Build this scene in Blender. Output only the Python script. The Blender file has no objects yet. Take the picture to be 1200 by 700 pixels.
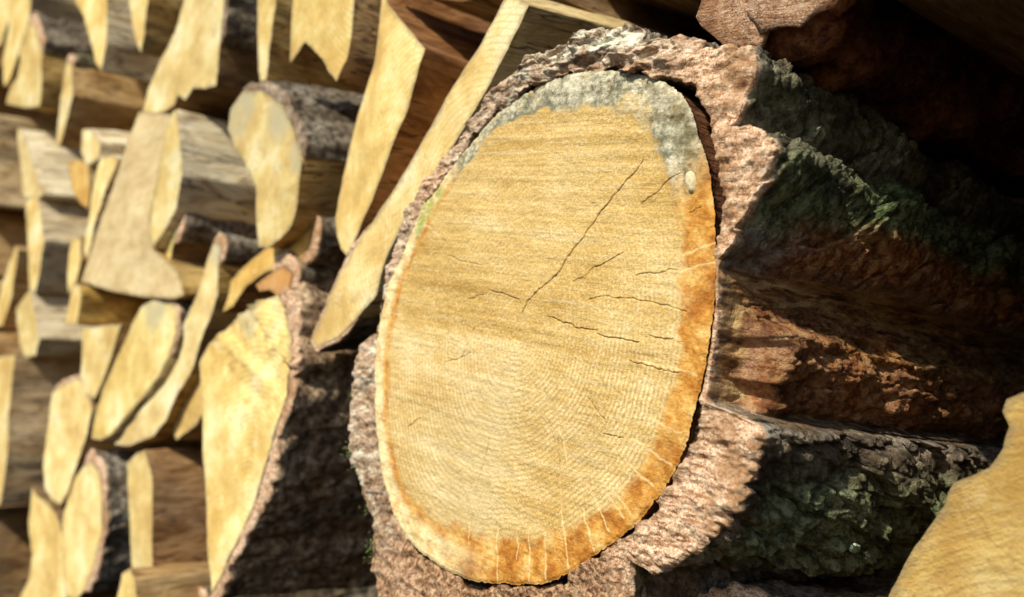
import bpy, math, random
import numpy as np
from mathutils import Vector, geometry
rng = np.random.default_rng(7)
random.seed(7)
SC = bpy.context.scene
COL = SC.collection
# ------------------------------------------------------------------ camera geometry
F = 1150.0
PITCH = math.radians(8.0)
HZ = 350 + F*math.tan(PITCH)
CAMH = 1.10
TH = math.radians(48)
R = np.array([math.cos(TH), -math.sin(TH), 0.0])      # along the stack, to the right (nearer)
W = np.array([math.sin(TH), math.cos(TH), 0.0])       # into the stack
V = np.array([0, 0, 1.0])
C0 = np.array([0, 0, CAMH])
DIST = 0.335
def ray(px, py):
    x = (px-600)/F; y = (350-py)/F
    cp, sp = math.cos(PITCH), math.sin(PITCH)
    d = np.array([x, cp - y*sp, sp + y*cp])
    return d
def onplane(px, py, w=0.0, n=None, p0=None):
    d = ray(px, py)
    if n is None:
        return C0 + d*((DIST+w)/d.dot(W))
    return C0 + d*((p0-C0).dot(n)/d.dot(n))
def axis_dir(vp):
    d = ray(*vp); d = d/np.linalg.norm(d)
    return d
DEFVP = (1865, 512)
# ------------------------------------------------------------------ noise
_T = rng.random((64, 64, 64)).astype(np.float32)
def vn(x, y, z):
    x = np.asarray(x, float)+1000.37; y = np.asarray(y, float)+1000.71; z = np.asarray(z, float)+1000.13
    xi = np.floor(x).astype(int); yi = np.floor(y).astype(int); zi = np.floor(z).astype(int)
    fx = x-xi; fy = y-yi; fz = z-zi
    fx = fx*fx*(3-2*fx); fy = fy*fy*(3-2*fy); fz = fz*fz*(3-2*fz)
    x0 = xi & 63; x1 = (xi+1) & 63; y0 = yi & 63; y1 = (yi+1) & 63; z0 = zi & 63; z1 = (zi+1) & 63
    a = _T[x0, y0, z0]*(1-fx)+_T[x1, y0, z0]*fx
    b = _T[x0, y1, z0]*(1-fx)+_T[x1, y1, z0]*fx
    c = _T[x0, y0, z1]*(1-fx)+_T[x1, y0, z1]*fx
    d = _T[x0, y1, z1]*(1-fx)+_T[x1, y1, z1]*fx
    return (a*(1-fy)+b*fy)*(1-fz)+(c*(1-fy)+d*fy)*fz
def fbm(x, y, z, o=4, g=.5):
    s = 0; a = 1; t = 0
    x = np.asarray(x, float); y = np.asarray(y, float); z = np.asarray(z, float)
    for k in range(o):
        s = s+a*vn(x+k*17.3, y+k*9.1, z+k*5.7); t += a; a *= g
        x = x*2.03; y = y*2.03; z = z*2.03
    return s/t
def sstep(a, b, x):
    t = np.clip((np.asarray(x, float)-a)/(b-a), 0, 1); return t*t*(3-2*t)
def terrace(h, step, k=.25):
    q = h/step; f = np.floor(q); r = q-f
    return step*(f+sstep(.5-k, .5+k, r))
def plates(a, b):
    """2-D cells: returns edge closeness (F2-F1), a random value per cell, offset to the cell centre"""
    ai = np.floor(a).astype(int); bi = np.floor(b).astype(int)
    f1 = np.full(a.shape, 9.); f2 = np.full(a.shape, 9.); rv = np.zeros(a.shape); ox = np.zeros(a.shape); oy = np.zeros(a.shape)
    for i in (-1, 0, 1):
        for j in (-1, 0, 1):
            ci = (ai+i) & 63; cj = (bi+j) & 63
            px = ai+i+_T[ci, cj, 5]; py = bi+j+_T[ci, cj, 11]; d = np.hypot(a-px, b-py); k = d < f1
            f2 = np.where(k, f1, np.minimum(f2, d)); rv = np.where(k, _T[ci, cj, 23], rv); ox = np.where(k, a-px, ox); oy = np.where(k, b-py, oy); f1 = np.where(k, d, f1)
    return f2-f1, rv, ox, oy
# ------------------------------------------------------------------ object helpers
def mesh_obj(name, verts, faces, mats, parent=None, attrs=None, fmat=None, smooth=True, origin=None):
    """verts Nx3 world; faces: list of Mx4 / Mx3 arrays or list of lists"""
    verts = np.asarray(verts, float)
    if origin is None: origin = np.array(parent.location) if parent is not None else np.zeros(3)
    verts = verts-origin
    me = bpy.data.meshes.new(name)
    if isinstance(faces, np.ndarray):
        n = faces.shape[1]; m = faces.shape[0]
        me.vertices.add(len(verts)); me.vertices.foreach_set('co', verts.ravel())
        me.loops.add(m*n); me.loops.foreach_set('vertex_index', faces.ravel().astype(np.int32))
        me.polygons.add(m)
        me.polygons.foreach_set('loop_start', np.arange(0, m*n, n, dtype=np.int32))
        me.polygons.foreach_set('loop_total', np.full(m, n, dtype=np.int32))
    else:
        me.from_pydata(verts.tolist(), [], [list(map(int, f)) for f in faces])
    if attrs:
        for k, v in attrs.items():
            v = np.asarray(v, float)
            if v.ndim == 2:
                a = me.attributes.new(k, 'FLOAT_VECTOR', 'POINT'); a.data.foreach_set('vector', v.ravel())
            else:
                a = me.attributes.new(k, 'FLOAT', 'POINT'); a.data.foreach_set('value', v.ravel())
    me.update(calc_edges=True); me.validate()
    if not isinstance(mats, (list, tuple)): mats = [mats]
    for m_ in mats: me.materials.append(m_)
    if fmat is not None: me.polygons.foreach_set('material_index', np.asarray(fmat, dtype=np.int32))
    me.polygons.foreach_set('use_smooth', np.full(len(me.polygons), smooth))
    o = bpy.data.objects.new(name, me); COL.objects.link(o)
    if parent is not None: o.parent = parent
    else: o.location = origin
    return o
def thing(name, label, cat, loc, group=None):
    o = bpy.data.objects.new(name, None); COL.objects.link(o)
    o.location = Vector(loc); o.empty_display_size = .02
    o['label'] = label; o['category'] = cat
    if group: o['group'] = group
    return o
def gridfaces(n, m, wrap=False, base=0, flip=False):
    """n rows x m cols"""
    i = np.arange(n-1)[:, None]; j = np.arange(m if wrap else m-1)[None, :]
    j2 = (j+1) % m
    f = np.stack([i*m+j, i*m+j2, (i+1)*m+j2, (i+1)*m+j], -1).reshape(-1, 4)+base
    return f[:, ::-1] if flip else f
# ------------------------------------------------------------------ materials
class NT:
    def __init__(s, name):
        m = bpy.data.materials.new(name); m.use_nodes = True
        s.m = m; s.t = m.node_tree; s.n = s.t.nodes; s.b = s.n['Principled BSDF']
        s.b.inputs['Roughness'].default_value = .85
        s.b.inputs['Specular IOR Level'].default_value = .25
    def _in(s, sock, v):
        if isinstance(v, bpy.types.NodeSocket): s.t.links.new(v, sock)
        elif v is not None:
            if isinstance(v, (tuple, list)) and len(v) == 3 and sock.type == 'RGBA': v = (*v, 1)
            sock.default_value = v
    def attr(s, name, typ='Fac'):
        a = s.n.new('ShaderNodeAttribute'); a.attribute_name = name; return a.outputs[typ]
    def math(s, op, a, b=None, c=None, clamp=False):
        n = s.n.new('ShaderNodeMath'); n.operation = op; n.use_clamp = clamp
        s._in(n.inputs[0], a); s._in(n.inputs[1], b)
        if c is not None: s._in(n.inputs[2], c)
        return n.outputs[0]
    def mapr(s, v, a, b, c=0., d=1.):
        n = s.n.new('ShaderNodeMapRange'); n.interpolation_type = 'SMOOTHSTEP'
        s._in(n.inputs[0], v); s._in(n.inputs[1], a); s._in(n.inputs[2], b); s._in(n.inputs[3], c); s._in(n.inputs[4], d)
        return n.outputs[0]
    def scale(s, vec, sc, off=(0, 0, 0), rot=(0, 0, 0)):
        if any(rot):
            n0 = s.n.new('ShaderNodeMapping'); s._in(n0.inputs[0], vec); n0.inputs['Rotation'].default_value = rot; vec = n0.outputs[0]
        n = s.n.new('ShaderNodeMapping'); s._in(n.inputs[0], vec)
        n.inputs['Scale'].default_value = sc; n.inputs['Location'].default_value = off
        return n.outputs[0]
    def noise(s, vec, sc=1., det=4., rough=.55, dist=0.):
        n = s.n.new('ShaderNodeTexNoise'); s._in(n.inputs['Vector'], vec)
        n.inputs['Scale'].default_value = sc; n.inputs['Detail'].default_value = det
        n.inputs['Roughness'].default_value = rough; n.inputs['Distortion'].default_value = dist
        return n.outputs[0]
    def vor(s, vec, sc=1., feat='F1', out=0):
        n = s.n.new('ShaderNodeTexVoronoi'); n.feature = feat; s._in(n.inputs['Vector'], vec)
        n.inputs['Scale'].default_value = sc; return n.outputs[out]
    def mix(s, f, a, b, mode='MIX'):
        n = s.n.new('ShaderNodeMix'); n.data_type = 'RGBA'; n.blend_type = mode
        s._in(n.inputs[0], f); s._in(n.inputs[6], a); s._in(n.inputs[7], b); return n.outputs[2]
    def ramp(s, v, stops):
        n = s.n.new('ShaderNodeValToRGB'); s._in(n.inputs[0], v)
        e = n.color_ramp.elements
        while len(e) < len(stops): e.new(.5)
        for k, (p, c) in enumerate(stops): e[k].position = p; e[k].color = (*c, 1)
        return n.outputs[0]
    def bump(s, h, dist, strength=1., nrm=None):
        n = s.n.new('ShaderNodeBump'); s._in(n.inputs['Height'], h)
        n.inputs['Distance'].default_value = dist; n.inputs['Strength'].default_value = strength
        if nrm is not None: s._in(n.inputs['Normal'], nrm)
        return n.outputs[0]
    def objrand(s):
        n = s.n.new('ShaderNodeObjectInfo'); return n.outputs['Random'], n.outputs['Color']
    def objalpha(s):
        return s.n.new('ShaderNodeObjectInfo').outputs['Alpha']
    def done(s, col, nrm=None):
        s._in(s.b.inputs['Base Color'], col)
        if nrm is not None: s._in(s.b.inputs['Normal'], nrm)
        return s.m

def mat_main_face():
    s = NT('sawn_log_face'); L = s.attr('luv', 'Vector')
    zone = s.attr('zone'); grey = s.attr('grey'); ring = s.attr('ring'); crack = s.attr('crack'); rays = s.attr('rays')
    dk = s.attr('dark'); grn = s.attr('green'); pale = s.attr('pale')
    n_l = s.noise(L, 14, 4, .6)
    n_m = s.noise(L, 90, 5, .65)
    n_f = s.noise(L, 900, 3, .7)
    saw = s.noise(s.scale(L, (14, 1, 420), rot=(0, -.20, 0)), 1, 4, .7)
    saw2 = s.noise(s.scale(L, (5, 1, 70), rot=(0, -.20, 0)), 1, 4, .6)
    gold = s.ramp(s.math('ADD', s.math('MULTIPLY', n_l, .5), s.math('MULTIPLY', saw2, .5)),
                  [(.38, (.46, .265, .06)), (.46, (.585, .375, .11)), (.53, (.68, .465, .165)), (.61, (.82, .63, .32))])
    # year rings
    rw = s.n.new('ShaderNodeTexWave'); rw.wave_type = 'BANDS'; rw.bands_direction = 'X'
    cx = s.n.new('ShaderNodeCombineXYZ'); s._in(cx.inputs[0], s.math('ADD', ring, s.math('MULTIPLY', n_m, .0016)))
    s._in(rw.inputs['Vector'], cx.outputs[0]); rw.inputs['Scale'].default_value = 115; rw.inputs['Distortion'].default_value = 0
    rr = s.math('MULTIPLY', s.math('MULTIPLY', rw.outputs[1], s.attr('ringvis')), s.mapr(n_l, .35, .6))
    col = s.mix(s.math('MULTIPLY', s.math('MULTIPLY', rr, s.mapr(n_m, .4, .6, .3, 1.2)), .68), gold, (.90, .72, .42))
    col = s.mix(s.mapr(s.math('MULTIPLY', s.math('SUBTRACT', 1., rw.outputs[1]), s.attr('ringvis')), .6, 1, 0, .35), col, (.44, .27, .08))
    # fine vertical/horizontal saw streaks
    col = s.mix(s.mapr(saw, .50, .68, 0, .36), col, (.86, .72, .44))
    col = s.mix(s.mapr(saw, .34, .47, .3, 0), col, (.42, .25, .08))
    col = s.mix(s.mapr(n_f, .38, .50, .38, 0), col, (.34, .20, .05))
    col = s.mix(s.mapr(n_f, .54, .64, 0, .3), col, (.95, .85, .60))
    # greyish cool patches inside the heart
    pg = s.noise(L, 9, 3, .5)
    col = s.mix(s.mapr(pg, .5, .68, 0, .42), col, (.54, .42, .21))
    # orange sapwood
    zn = s.math('ADD', zone, s.math('MULTIPLY', s.math('ADD', s.math('SUBTRACT', n_m, .5), s.math('MULTIPLY', s.math('SUBTRACT', s.noise(L, 38, 4, .6), .5), 1.5)), .8))
    oz = s.math('MULTIPLY', s.mapr(zn, -.10, .26), s.mapr(s.noise(L, 55, 5, .7), .36, .48, .8, 1))
    orange = s.ramp(s.noise(L, 70, 5, .7), [(.38, (.38, .13, .018)), (.47, (.56, .245, .04)), (.55, (.68, .36, .085)), (.66, (.84, .58, .22))])
    orange = s.mix(s.mapr(n_f, .3, .5, .4, 0), orange, (.34, .13, .025))
    col = s.mix(s.math('MULTIPLY', oz, s.math('SUBTRACT', 1, grey)), col, orange)
    # pale rim on the left
    col = s.mix(s.math('MULTIPLY', pale, s.mapr(s.noise(L, 110, 4, .7), .3, .6, .25, .95)), col, (.86, .74, .42))
    # grey weathered cap
    gz = s.math('MULTIPLY', s.mapr(zn, -.08, .14), s.math('MULTIPLY', grey, s.mapr(s.noise(L, 50, 5, .7), .36, .52, .3, 1)))
    gcol = s.ramp(s.math('ADD', s.math('MULTIPLY', s.noise(L, 60, 5, .75), .45), s.math('MULTIPLY', s.noise(L, 300, 5, .8), .55)), [(.38, (.09, .10, .075)), (.46, (.30, .28, .19)), (.53, (.58, .53, .38)), (.62, (.86, .82, .68))])
    col = s.mix(gz, col, gcol)
    col = s.mix(s.math('MULTIPLY', s.math('MULTIPLY', s.mapr(zn, -.12, .06), s.mapr(zn, .36, .08)), s.math('MULTIPLY', grey, s.mapr(n_m, .42, .56, .9, .2))), col, (.13, .14, .10))
    col = s.mix(s.math('MULTIPLY', dk, s.mapr(s.noise(L, 140, 5, .7), .35, .6, 1, .25)), col, (.16, .13, .06))
    col = s.mix(s.math('MULTIPLY', grn, s.mapr(s.noise(L, 160, 4, .7), .35, .55, .0, .75)), col, (.30, .36, .06))
    col = s.mix(rays, col, (.90, .68, .34))
    col = s.mix(crack, col, (.10, .05, .018))
    h = s.math('ADD', s.math('MULTIPLY', saw, .5), s.math('ADD', s.math('MULTIPLY', n_f, .6), s.math('MULTIPLY', s.noise(L, 330, 4, .7), .7)))
    h = s.math('ADD', h, s.math('MULTIPLY', s.noise(s.scale(L, (60, 1, 160), rot=(0, -.2, 0)), 1, 5, .7), .9))
    b = s.bump(h, .0010, .75)
    return s.done(col, b)

def mat_bark():
    s = NT('bark'); L = s.attr('luv', 'Vector')
    end = s.attr('endm'); moss = s.attr('moss'); rust = s.attr('rust'); fib = s.attr('fib'); silver = s.attr('silver')
    n1 = s.noise(s.scale(L, (40, 22, 40)), 1, 6, .68)
    n2 = s.noise(L, 180, 6, .7)
    n3 = s.noise(L, 700, 4, .7)
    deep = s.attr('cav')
    side = s.ramp(n1, [(.38, (.05, .033, .022)), (.46, (.16, .11, .073)), (.53, (.33, .25, .175)), (.62, (.56, .48, .38))])
    side = s.mix(s.mapr(n2, .38, .56, .6, 0), side, (.035, .024, .016))
    mosscol = s.ramp(n2, [(.40, (.035, .058, .016)), (.48, (.13, .20, .06)), (.56, (.32, .40, .20))])
    side = s.mix(s.math('MULTIPLY', moss, s.mapr(n1, .38, .56, .35, 1)), side, mosscol)
    rustcol = s.ramp(n2, [(.35, (.14, .035, .008)), (.48, (.46, .15, .03)), (.6, (.68, .36, .14))])
    side = s.mix(s.math('MULTIPLY', rust, s.mapr(n1, .36, .52, .45, 1)), side, rustcol)
    fn = s.noise(s.scale(L, (170, 34, 260)), 1, 6, .7, .6)
    fibcol = s.ramp(fn, [(.38, (.08, .028, .009)), (.46, (.30, .14, .05)), (.53, (.56, .31, .12)), (.62, (.74, .50, .24))])
    side = s.mix(fib, side, fibcol)
    silc = s.ramp(n2, [(.38, (.08, .065, .052)), (.5, (.32, .27, .21)), (.62, (.62, .55, .46))])
    side = s.mix(s.math('MULTIPLY', silver, s.mapr(n1, .36, .55, .2, 1)), side, silc)
    lay = s.noise(s.scale(L, (70, 70, 420), rot=(0, -.2, 0)), 1, 5, .7, .5); n4 = s.noise(L, 420, 4, .75); n5 = s.noise(L, 1300, 2, .7)
    pink = s.ramp(s.math('ADD', s.math('MULTIPLY', n2, .2), s.math('ADD', s.math('MULTIPLY', n4, .35), s.math('MULTIPLY', n5, .45))),
                  [(.40, (.22, .10, .045)), (.46, (.52, .30, .17)), (.51, (.73, .49, .32)), (.58, (.90, .74, .58))])
    pink = s.mix(s.mapr(lay, .38, .49, .7, 0), pink, (.26, .10, .04))
    pink = s.mix(s.mapr(s.noise(L, 30, 5, .65), .48, .62, 0, .75), pink, (.34, .18, .08))
    pink = s.mix(s.attr('brownend'), pink, s.ramp(n4, [(.4, (.09, .04, .02)), (.5, (.30, .16, .08)), (.6, (.55, .36, .22))]))
    capg = s.ramp(s.noise(s.scale(L, (90, 90, 200)), 1, 6, .75), [(.40, (.06, .045, .035)), (.46, (.26, .18, .115)), (.53, (.52, .44, .34)), (.60, (.80, .82, .68))])
    pink = s.mix(s.math('MULTIPLY', s.attr('capg'), s.mapr(s.noise(L, 40, 5, .7), .34, .56, .5, 1)), pink, capg)
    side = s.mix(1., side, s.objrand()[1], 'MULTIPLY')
    col = s.mix(end, side, pink)
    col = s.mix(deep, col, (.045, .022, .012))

    h = s.math('ADD', s.math('MULTIPLY', n2, .7), s.math('MULTIPLY', n3, .5))
    h = s.math('ADD', h, s.math('MULTIPLY', s.math('MULTIPLY', fn, fib), .8))
    h = s.math('ADD', h, s.math('MULTIPLY', s.noise(L, 90, 6, .75), 1.6))
    h = s.math('ADD', h, s.math('MULTIPLY', s.math('ABSOLUTE', s.math('SUBTRACT', s.noise(s.scale(L, (160, 90, 160)), 1, 5, .7), .5)), 2.))
    h = s.math('ADD', h, s.math('MULTIPLY', s.math('MULTIPLY', lay, end), 2.2)); nb_ = s.bump(h, .0034, 1.); nb_.node.inputs['Distance'].default_value = .0034
    s._in(nb_.node.inputs['Strength'], s.math('SUBTRACT', 1., s.math('MULTIPLY', end, .62)))
    return s.done(col, nb_)

def mat_cut():
    s = NT('fresh_cut_wood'); L = s.attr('luv', 'Vector'); rnd, oc = s.objrand()
    mp = s.n.new('ShaderNodeMapping'); s._in(mp.inputs[0], L)
    cb = s.n.new('ShaderNodeCombineXYZ'); s._in(cb.inputs[0], s.math('MULTIPLY', rnd, 40)); s._in(cb.inputs[2], s.math('MULTIPLY', rnd, 17))
    s._in(mp.inputs['Location'], cb.outputs[0]); Q = mp.outputs[0]
    n1 = s.noise(Q, 22, 4, .6); n2 = s.noise(s.scale(Q, (55, 1, 520), rot=(0, .35, 0)), 1, 5, .75); n3 = s.noise(Q, 650, 3, .7)
    c = s.ramp(n1, [(.36, (.62, .42, .13)), (.46, (.77, .57, .215)), (.54, (.88, .72, .33)), (.64, (.95, .86, .54))])
    c = s.mix(s.mapr(n2, .5, .72, 0, .35), c, (.90, .80, .55))
    c = s.mix(s.mapr(n2, .28, .45, .38, 0), c, (.46, .28, .09))
    c = s.mix(s.mapr(n3, .3, .5, .3, 0), c, (.42, .27, .10))
    sx = s.n.new('ShaderNodeSeparateXYZ'); s._in(sx.inputs[0], L)
    dx = s.math('SUBTRACT', sx.outputs[0], s.math('MULTIPLY', s.math('SUBTRACT', rnd, .3), .12)); dz = s.math('ADD', sx.outputs[2], s.math('MULTIPLY', s.math('SUBTRACT', s.math('FRACT', s.math('MULTIPLY', rnd, 7.3)), .5), .14))
    rr = s.math('SQRT', s.math('ADD', s.math('MULTIPLY', dx, dx), s.math('MULTIPLY', dz, dz)))
    wv = s.math('SINE', s.math('MULTIPLY', s.math('ADD', rr, s.math('MULTIPLY', n1, .006)), 1700))
    c = s.mix(s.mapr(wv, .1, 1, 0, .28), c, (.50, .31, .11))
    blot = s.noise(Q, 45, 5, .7); c = s.mix(s.mapr(blot, .52, .66, 0, .5), c, (.62, .38, .15)); c = s.mix(s.mapr(blot, .34, .44, .4, 0), c, (.95, .86, .62))
    ln = s.math('ABSOLUTE', s.math('SUBTRACT', s.noise(s.scale(Q, (34, 1, 9), rot=(0, .6, 0)), 1, 3, .6), .5))
    c = s.mix(s.mapr(ln, 0, .005, .28, 0), c, (.30, .18, .07))
    gr = s.attr('weather')
    c = s.mix(s.math('MULTIPLY', gr, s.mapr(s.noise(Q, 60, 4, .7), .3, .55, .5, 1)), c, (.56, .50, .33))
    c = s.mix(s.math('SUBTRACT', 1., s.objalpha()), c, s.ramp(s.noise(s.scale(Q, (30, 1, 90)), 1, 5, .7), [(.36, (.50, .42, .29)), (.48, (.63, .55, .41)), (.60, (.74, .67, .53))]))
    ed = s.mapr(s.math('ADD', s.attr('edge'), s.math('MULTIPLY', s.math('SUBTRACT', s.noise(Q, 130, 5, .7), .5), .010)), .0002, .0038, .75, 0)
    c = s.mix(ed, c, (.40, .33, .20))
    c = s.mix(1., c, oc, 'MULTIPLY')
    return s.done(c, s.bump(s.math('ADD', n2, n3), .0008, .8))

def mat_side():
    s = NT('split_wood_side'); L = s.attr('luv', 'Vector'); rnd, oc = s.objrand()
    mp = s.n.new('ShaderNodeMapping'); s._in(mp.inputs[0], L)
    cb = s.n.new('ShaderNodeCombineXYZ'); s._in(cb.inputs[0], s.math('MULTIPLY', rnd, 31)); s._in(cb.inputs[2], s.math('MULTIPLY', rnd, 23))
    s._in(mp.inputs['Location'], cb.outputs[0]); Q = mp.outputs[0]
    f1 = s.noise(s.scale(Q, (60, 20, 60)), 1, 6, .68, 1.); f2 = s.noise(s.scale(Q, (300, 45, 300)), 1, 4, .7); n1 = s.noise(Q, 16, 4, .6)
    c = s.ramp(f1, [(.34, (.24, .14, .05)), (.46, (.46, .32, .15)), (.54, (.60, .46, .26)), (.66, (.72, .60, .40))])
    c = s.mix(s.mapr(f2, .36, .5, .45, 0), c, (.20, .12, .05))
    bl = s.math('SUBTRACT', 1., s.objalpha()); c = s.mix(bl, c, s.ramp(f1, [(.37, (.50, .38, .24)), (.46, (.74, .63, .44)), (.55, (.86, .78, .60))]))
    sl = s.math('ABSOLUTE', s.math('SUBTRACT', s.noise(s.scale(Q, (75, 7, 75)), 1, 3, .6), .5))
    c = s.mix(s.mapr(sl, .003, .016, .8, 0), c, (.07, .042, .022))
    c = s.mix(s.mapr(n1, .45, .65, 0, .4), c, (.40, .33, .25))
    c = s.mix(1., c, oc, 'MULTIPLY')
    return s.done(c, s.bump(s.math('ADD', f1, f2), .003, .8))

def mat_simple(name, cols, sc=300, bump=.0006):
    s = NT(name); g = s.n.new('ShaderNodeTexCoord').outputs['Object']
    n = s.noise(g, sc, 4, .7)
    return s.done(s.ramp(n, [(.35, cols[0]), (.6, cols[1])]), s.bump(n, bump, .8))
M_FACE = mat_main_face(); M_BARK = mat_bark(); M_CUT = mat_cut(); M_SIDE = mat_side()
M_MOSS = mat_simple('moss', [(.05, .08, .02), (.17, .22, .07)], 500)
M_LICH = mat_simple('lichen', [(.26, .33, .22), (.52, .60, .46)], 900)
M_CHIP = mat_simple('pale_chip', [(.50, .40, .22), (.74, .64, .42)], 600)

# ------------------------------------------------------------------ the big log
PW = -0.035
PITH = (608, 400)
wood_px = [(700,82),(740,85),(775,95),(800,115),(815,150),(828,190),(835,230),(838,280),(836,340),(831,400),(820,460),(805,515),(782,566),(748,610),(705,645),(670,670),(640,682),(600,685),(550,680),(510,660),(480,635),(460,600),(448,560),(440,500),(438,440),(442,390),(452,340),(470,300),(490,252),(515,215),(545,175),(580,135),(620,106),(660,88)]
inner_px = [(660,128),(700,125),(738,134),(768,162),(784,205),(793,232),(800,290),(800,350),(796,410),(786,462),(766,512),(738,556),(700,596),(655,620),(600,628),(545,622),(498,598),(473,568),(461,520),(456,470),(455,430),(459,390),(470,345),(487,302),(506,262),(528,222),(552,186),(580,152),(620,135)]
bark0_px = [(640,47),(665,36),(700,31),(730,29),(760,42),(800,50),(830,54),(850,47),(872,56),(880,80),(870,112),(860,140),(853,150),(868,146),(890,146),(904,158),(906,180),(898,205),(880,232),(864,258),(852,285),(843,300),(841,320),(840,360),(836,400),(827,455),(826,470),(850,484),(872,490),(884,505),(884,530),(876,565),(862,602),(838,632),(805,658),(770,668),(745,672),(738,700),(735,735),(690,765),(640,775),(560,775),(490,760),(440,725),(432,695),(424,655),(428,610),(415,570),(405,530),(402,480),(405,440),(415,405),(432,385),(440,365),(444,335),(447,310),(455,280),(466,248),(484,222),(500,200),(525,170),(540,148),(570,115),(595,90),(610,70)]
bark1_px = [(640,60),(700,45),(760,50),(800,55),(850,58),(885,85),(880,120),(868,142),(858,158),(872,152),(892,156),(908,170),(914,200),(910,238),(894,276),(870,300),(848,310),(842,330),(838,360),(834,400),(828,440),(830,462),(852,484),(880,490),(897,502),(903,545),(900,600),(884,640),(840,668),(790,684),(760,692),(735,735),(690,765),(640,775),(560,775),(490,760),(440,725),(424,655),(410,560),(402,480),(410,405),(435,360),(455,290),(500,210),(550,140),(600,90)]
chunk_px = [(838,345),(850,366),(876,386),(872,430),(850,468),(826,482)]
O = onplane(*PITH, PW)
A = axis_dir((1865, 600)); A = A/A.dot(W)         # one unit of depth per unit
def to_uv(pts, w=PW, org=O):
    P = np.array([onplane(x, y, w) for x, y in pts])-org
    return np.stack([P@R, P@V], 1)
def radial(pts, closed=True, n=4096, smooth=3):
    q = to_uv(pts); m = len(q)
    # catmull-rom sample for a natural line
    out = []
    for i in range(m):
        p0, p1, p2, p3 = q[i-1], q[i], q[(i+1) % m], q[(i+2) % m]
        for t in np.linspace(0, 1, 12, endpoint=False):
            out.append(.5*((2*p1)+(-p0+p2)*t+(2*p0-5*p1+4*p2-p3)*t*t+(-p0+3*p1-3*p2+p3)*t**3))
    out = np.array(out); ph = np.arctan2(out[:, 1], out[:, 0]); r = np.hypot(out[:, 0], out[:, 1])
    k = np.argsort(ph); ph = ph[k]; r = r[k]
    ph = np.r_[ph-2*np.pi, ph, ph+2*np.pi]; r = np.r_[r, r, r]
    return lambda x: np.interp((np.asarray(x)+np.pi) % (2*np.pi)-np.pi, ph, r)
fW = radial(wood_px); fI = radial(inner_px); fB0 = radial(bark0_px); fB1 = radial(bark1_px)
def pang(x, y):
    q = to_uv([(x, y)])[0]; return math.atan2(q[1], q[0])
def wood_r(ph):
    x, z = np.cos(ph), np.sin(ph)
    return fW(ph)+.0010*(fbm(x*14, 3., z*14, 3)-.5)*2+.0006*(fbm(x*90, 3., z*90, 2)-.5)*2
def seg_dist(u, v, pts, jitter=0.):
    """distance to polyline, and parameter along"""
    d = np.full(u.shape, 9.); par = np.zeros(u.shape); L = 0; tot = sum(math.dist(pts[i], pts[i+1]) for i in range(len(pts)-1))
    for i in range(len(pts)-1):
        a = np.array(pts[i]); b = np.array(pts[i+1]); ab = b-a; l2 = ab@ab
        t = np.clip(((u-a[0])*ab[0]+(v-a[1])*ab[1])/l2, 0, 1)
        dd = np.hypot(u-a[0]-t*ab[0], v-a[1]-t*ab[1])
        k = dd < d; d = np.where(k, dd, d); par = np.where(k, (L+t*math.sqrt(l2))/tot, par); L += math.sqrt(l2)
    return d, par

log = thing('large_round_log', 'largest log of the pile, round sawn end with orange rim inside thick split bark', 'log', O)
# --- the sawn face
def bend(u, v, k=.0012, s=210):
    f_ = lambda q: k*(fbm(u*s, q, v*s, 3)-.5)*2+.0022*(fbm(u*45, q, v*45, 3)-.5)+.0005*(vn(u*900, q, v*900)-.5)
    return u+f_(1.), v+f_(8.)
cracks = [  # pixel polylines, half-width m, strength
 ([(612,367),(618,355),(630,342),(648,326),(662,308),(672,293),(684,276),(700,255),(718,232),(735,212),(748,196),(756,188)], .00055, .9),
 ([(576,340),(588,344),(600,348),(608,352),(612,362)], .0003, .9),
 ([(524,302),(545,306),(566,313)], .0002, .6),
 ([(752,240),(768,226),(784,212),(798,203)], .0003, .8),
 ([(640,370),(660,377),(682,384),(700,388)], .00034, .9),
 ([(700,392),(722,396),(750,402)], .00028, .8),
 ([(690,350),(712,347),(735,349),(760,354),(790,361),(806,366)], .0003, .6),
 ([(762,393),(790,397)], .00022, .7), ([(738,424),(762,430),(800,438)], .00024, .7),
 ([(640,485),(646,500),(650,512),(652,530)], .0002, .7),
 ([(690,470),(702,486),(712,497)], .00026, .7), ([(708,508),(728,512)], .0003, .6),
 ([(745,322),(770,321),(795,318)], .0002, .7), ([(672,332),(700,312),(732,296)], .0002, .6),
 ([(655,520),(655,570),(658,600)], .00016, .5), ([(575,510),(565,548),(560,575)], .00016, .5), ([(600,385),(593,420),(585,455)], .00015, .4),
 ([(520,425),(538,420),(550,415)], .0002, .6), ([(478,500),(488,494),(494,490)], .0002, .6), ([(548,350),(566,345)], .00015, .5),
 ([(555,380),(552,395),(540,420)], .00014, .4), ([(808,250),(822,244)], .00018, .6)]
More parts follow.
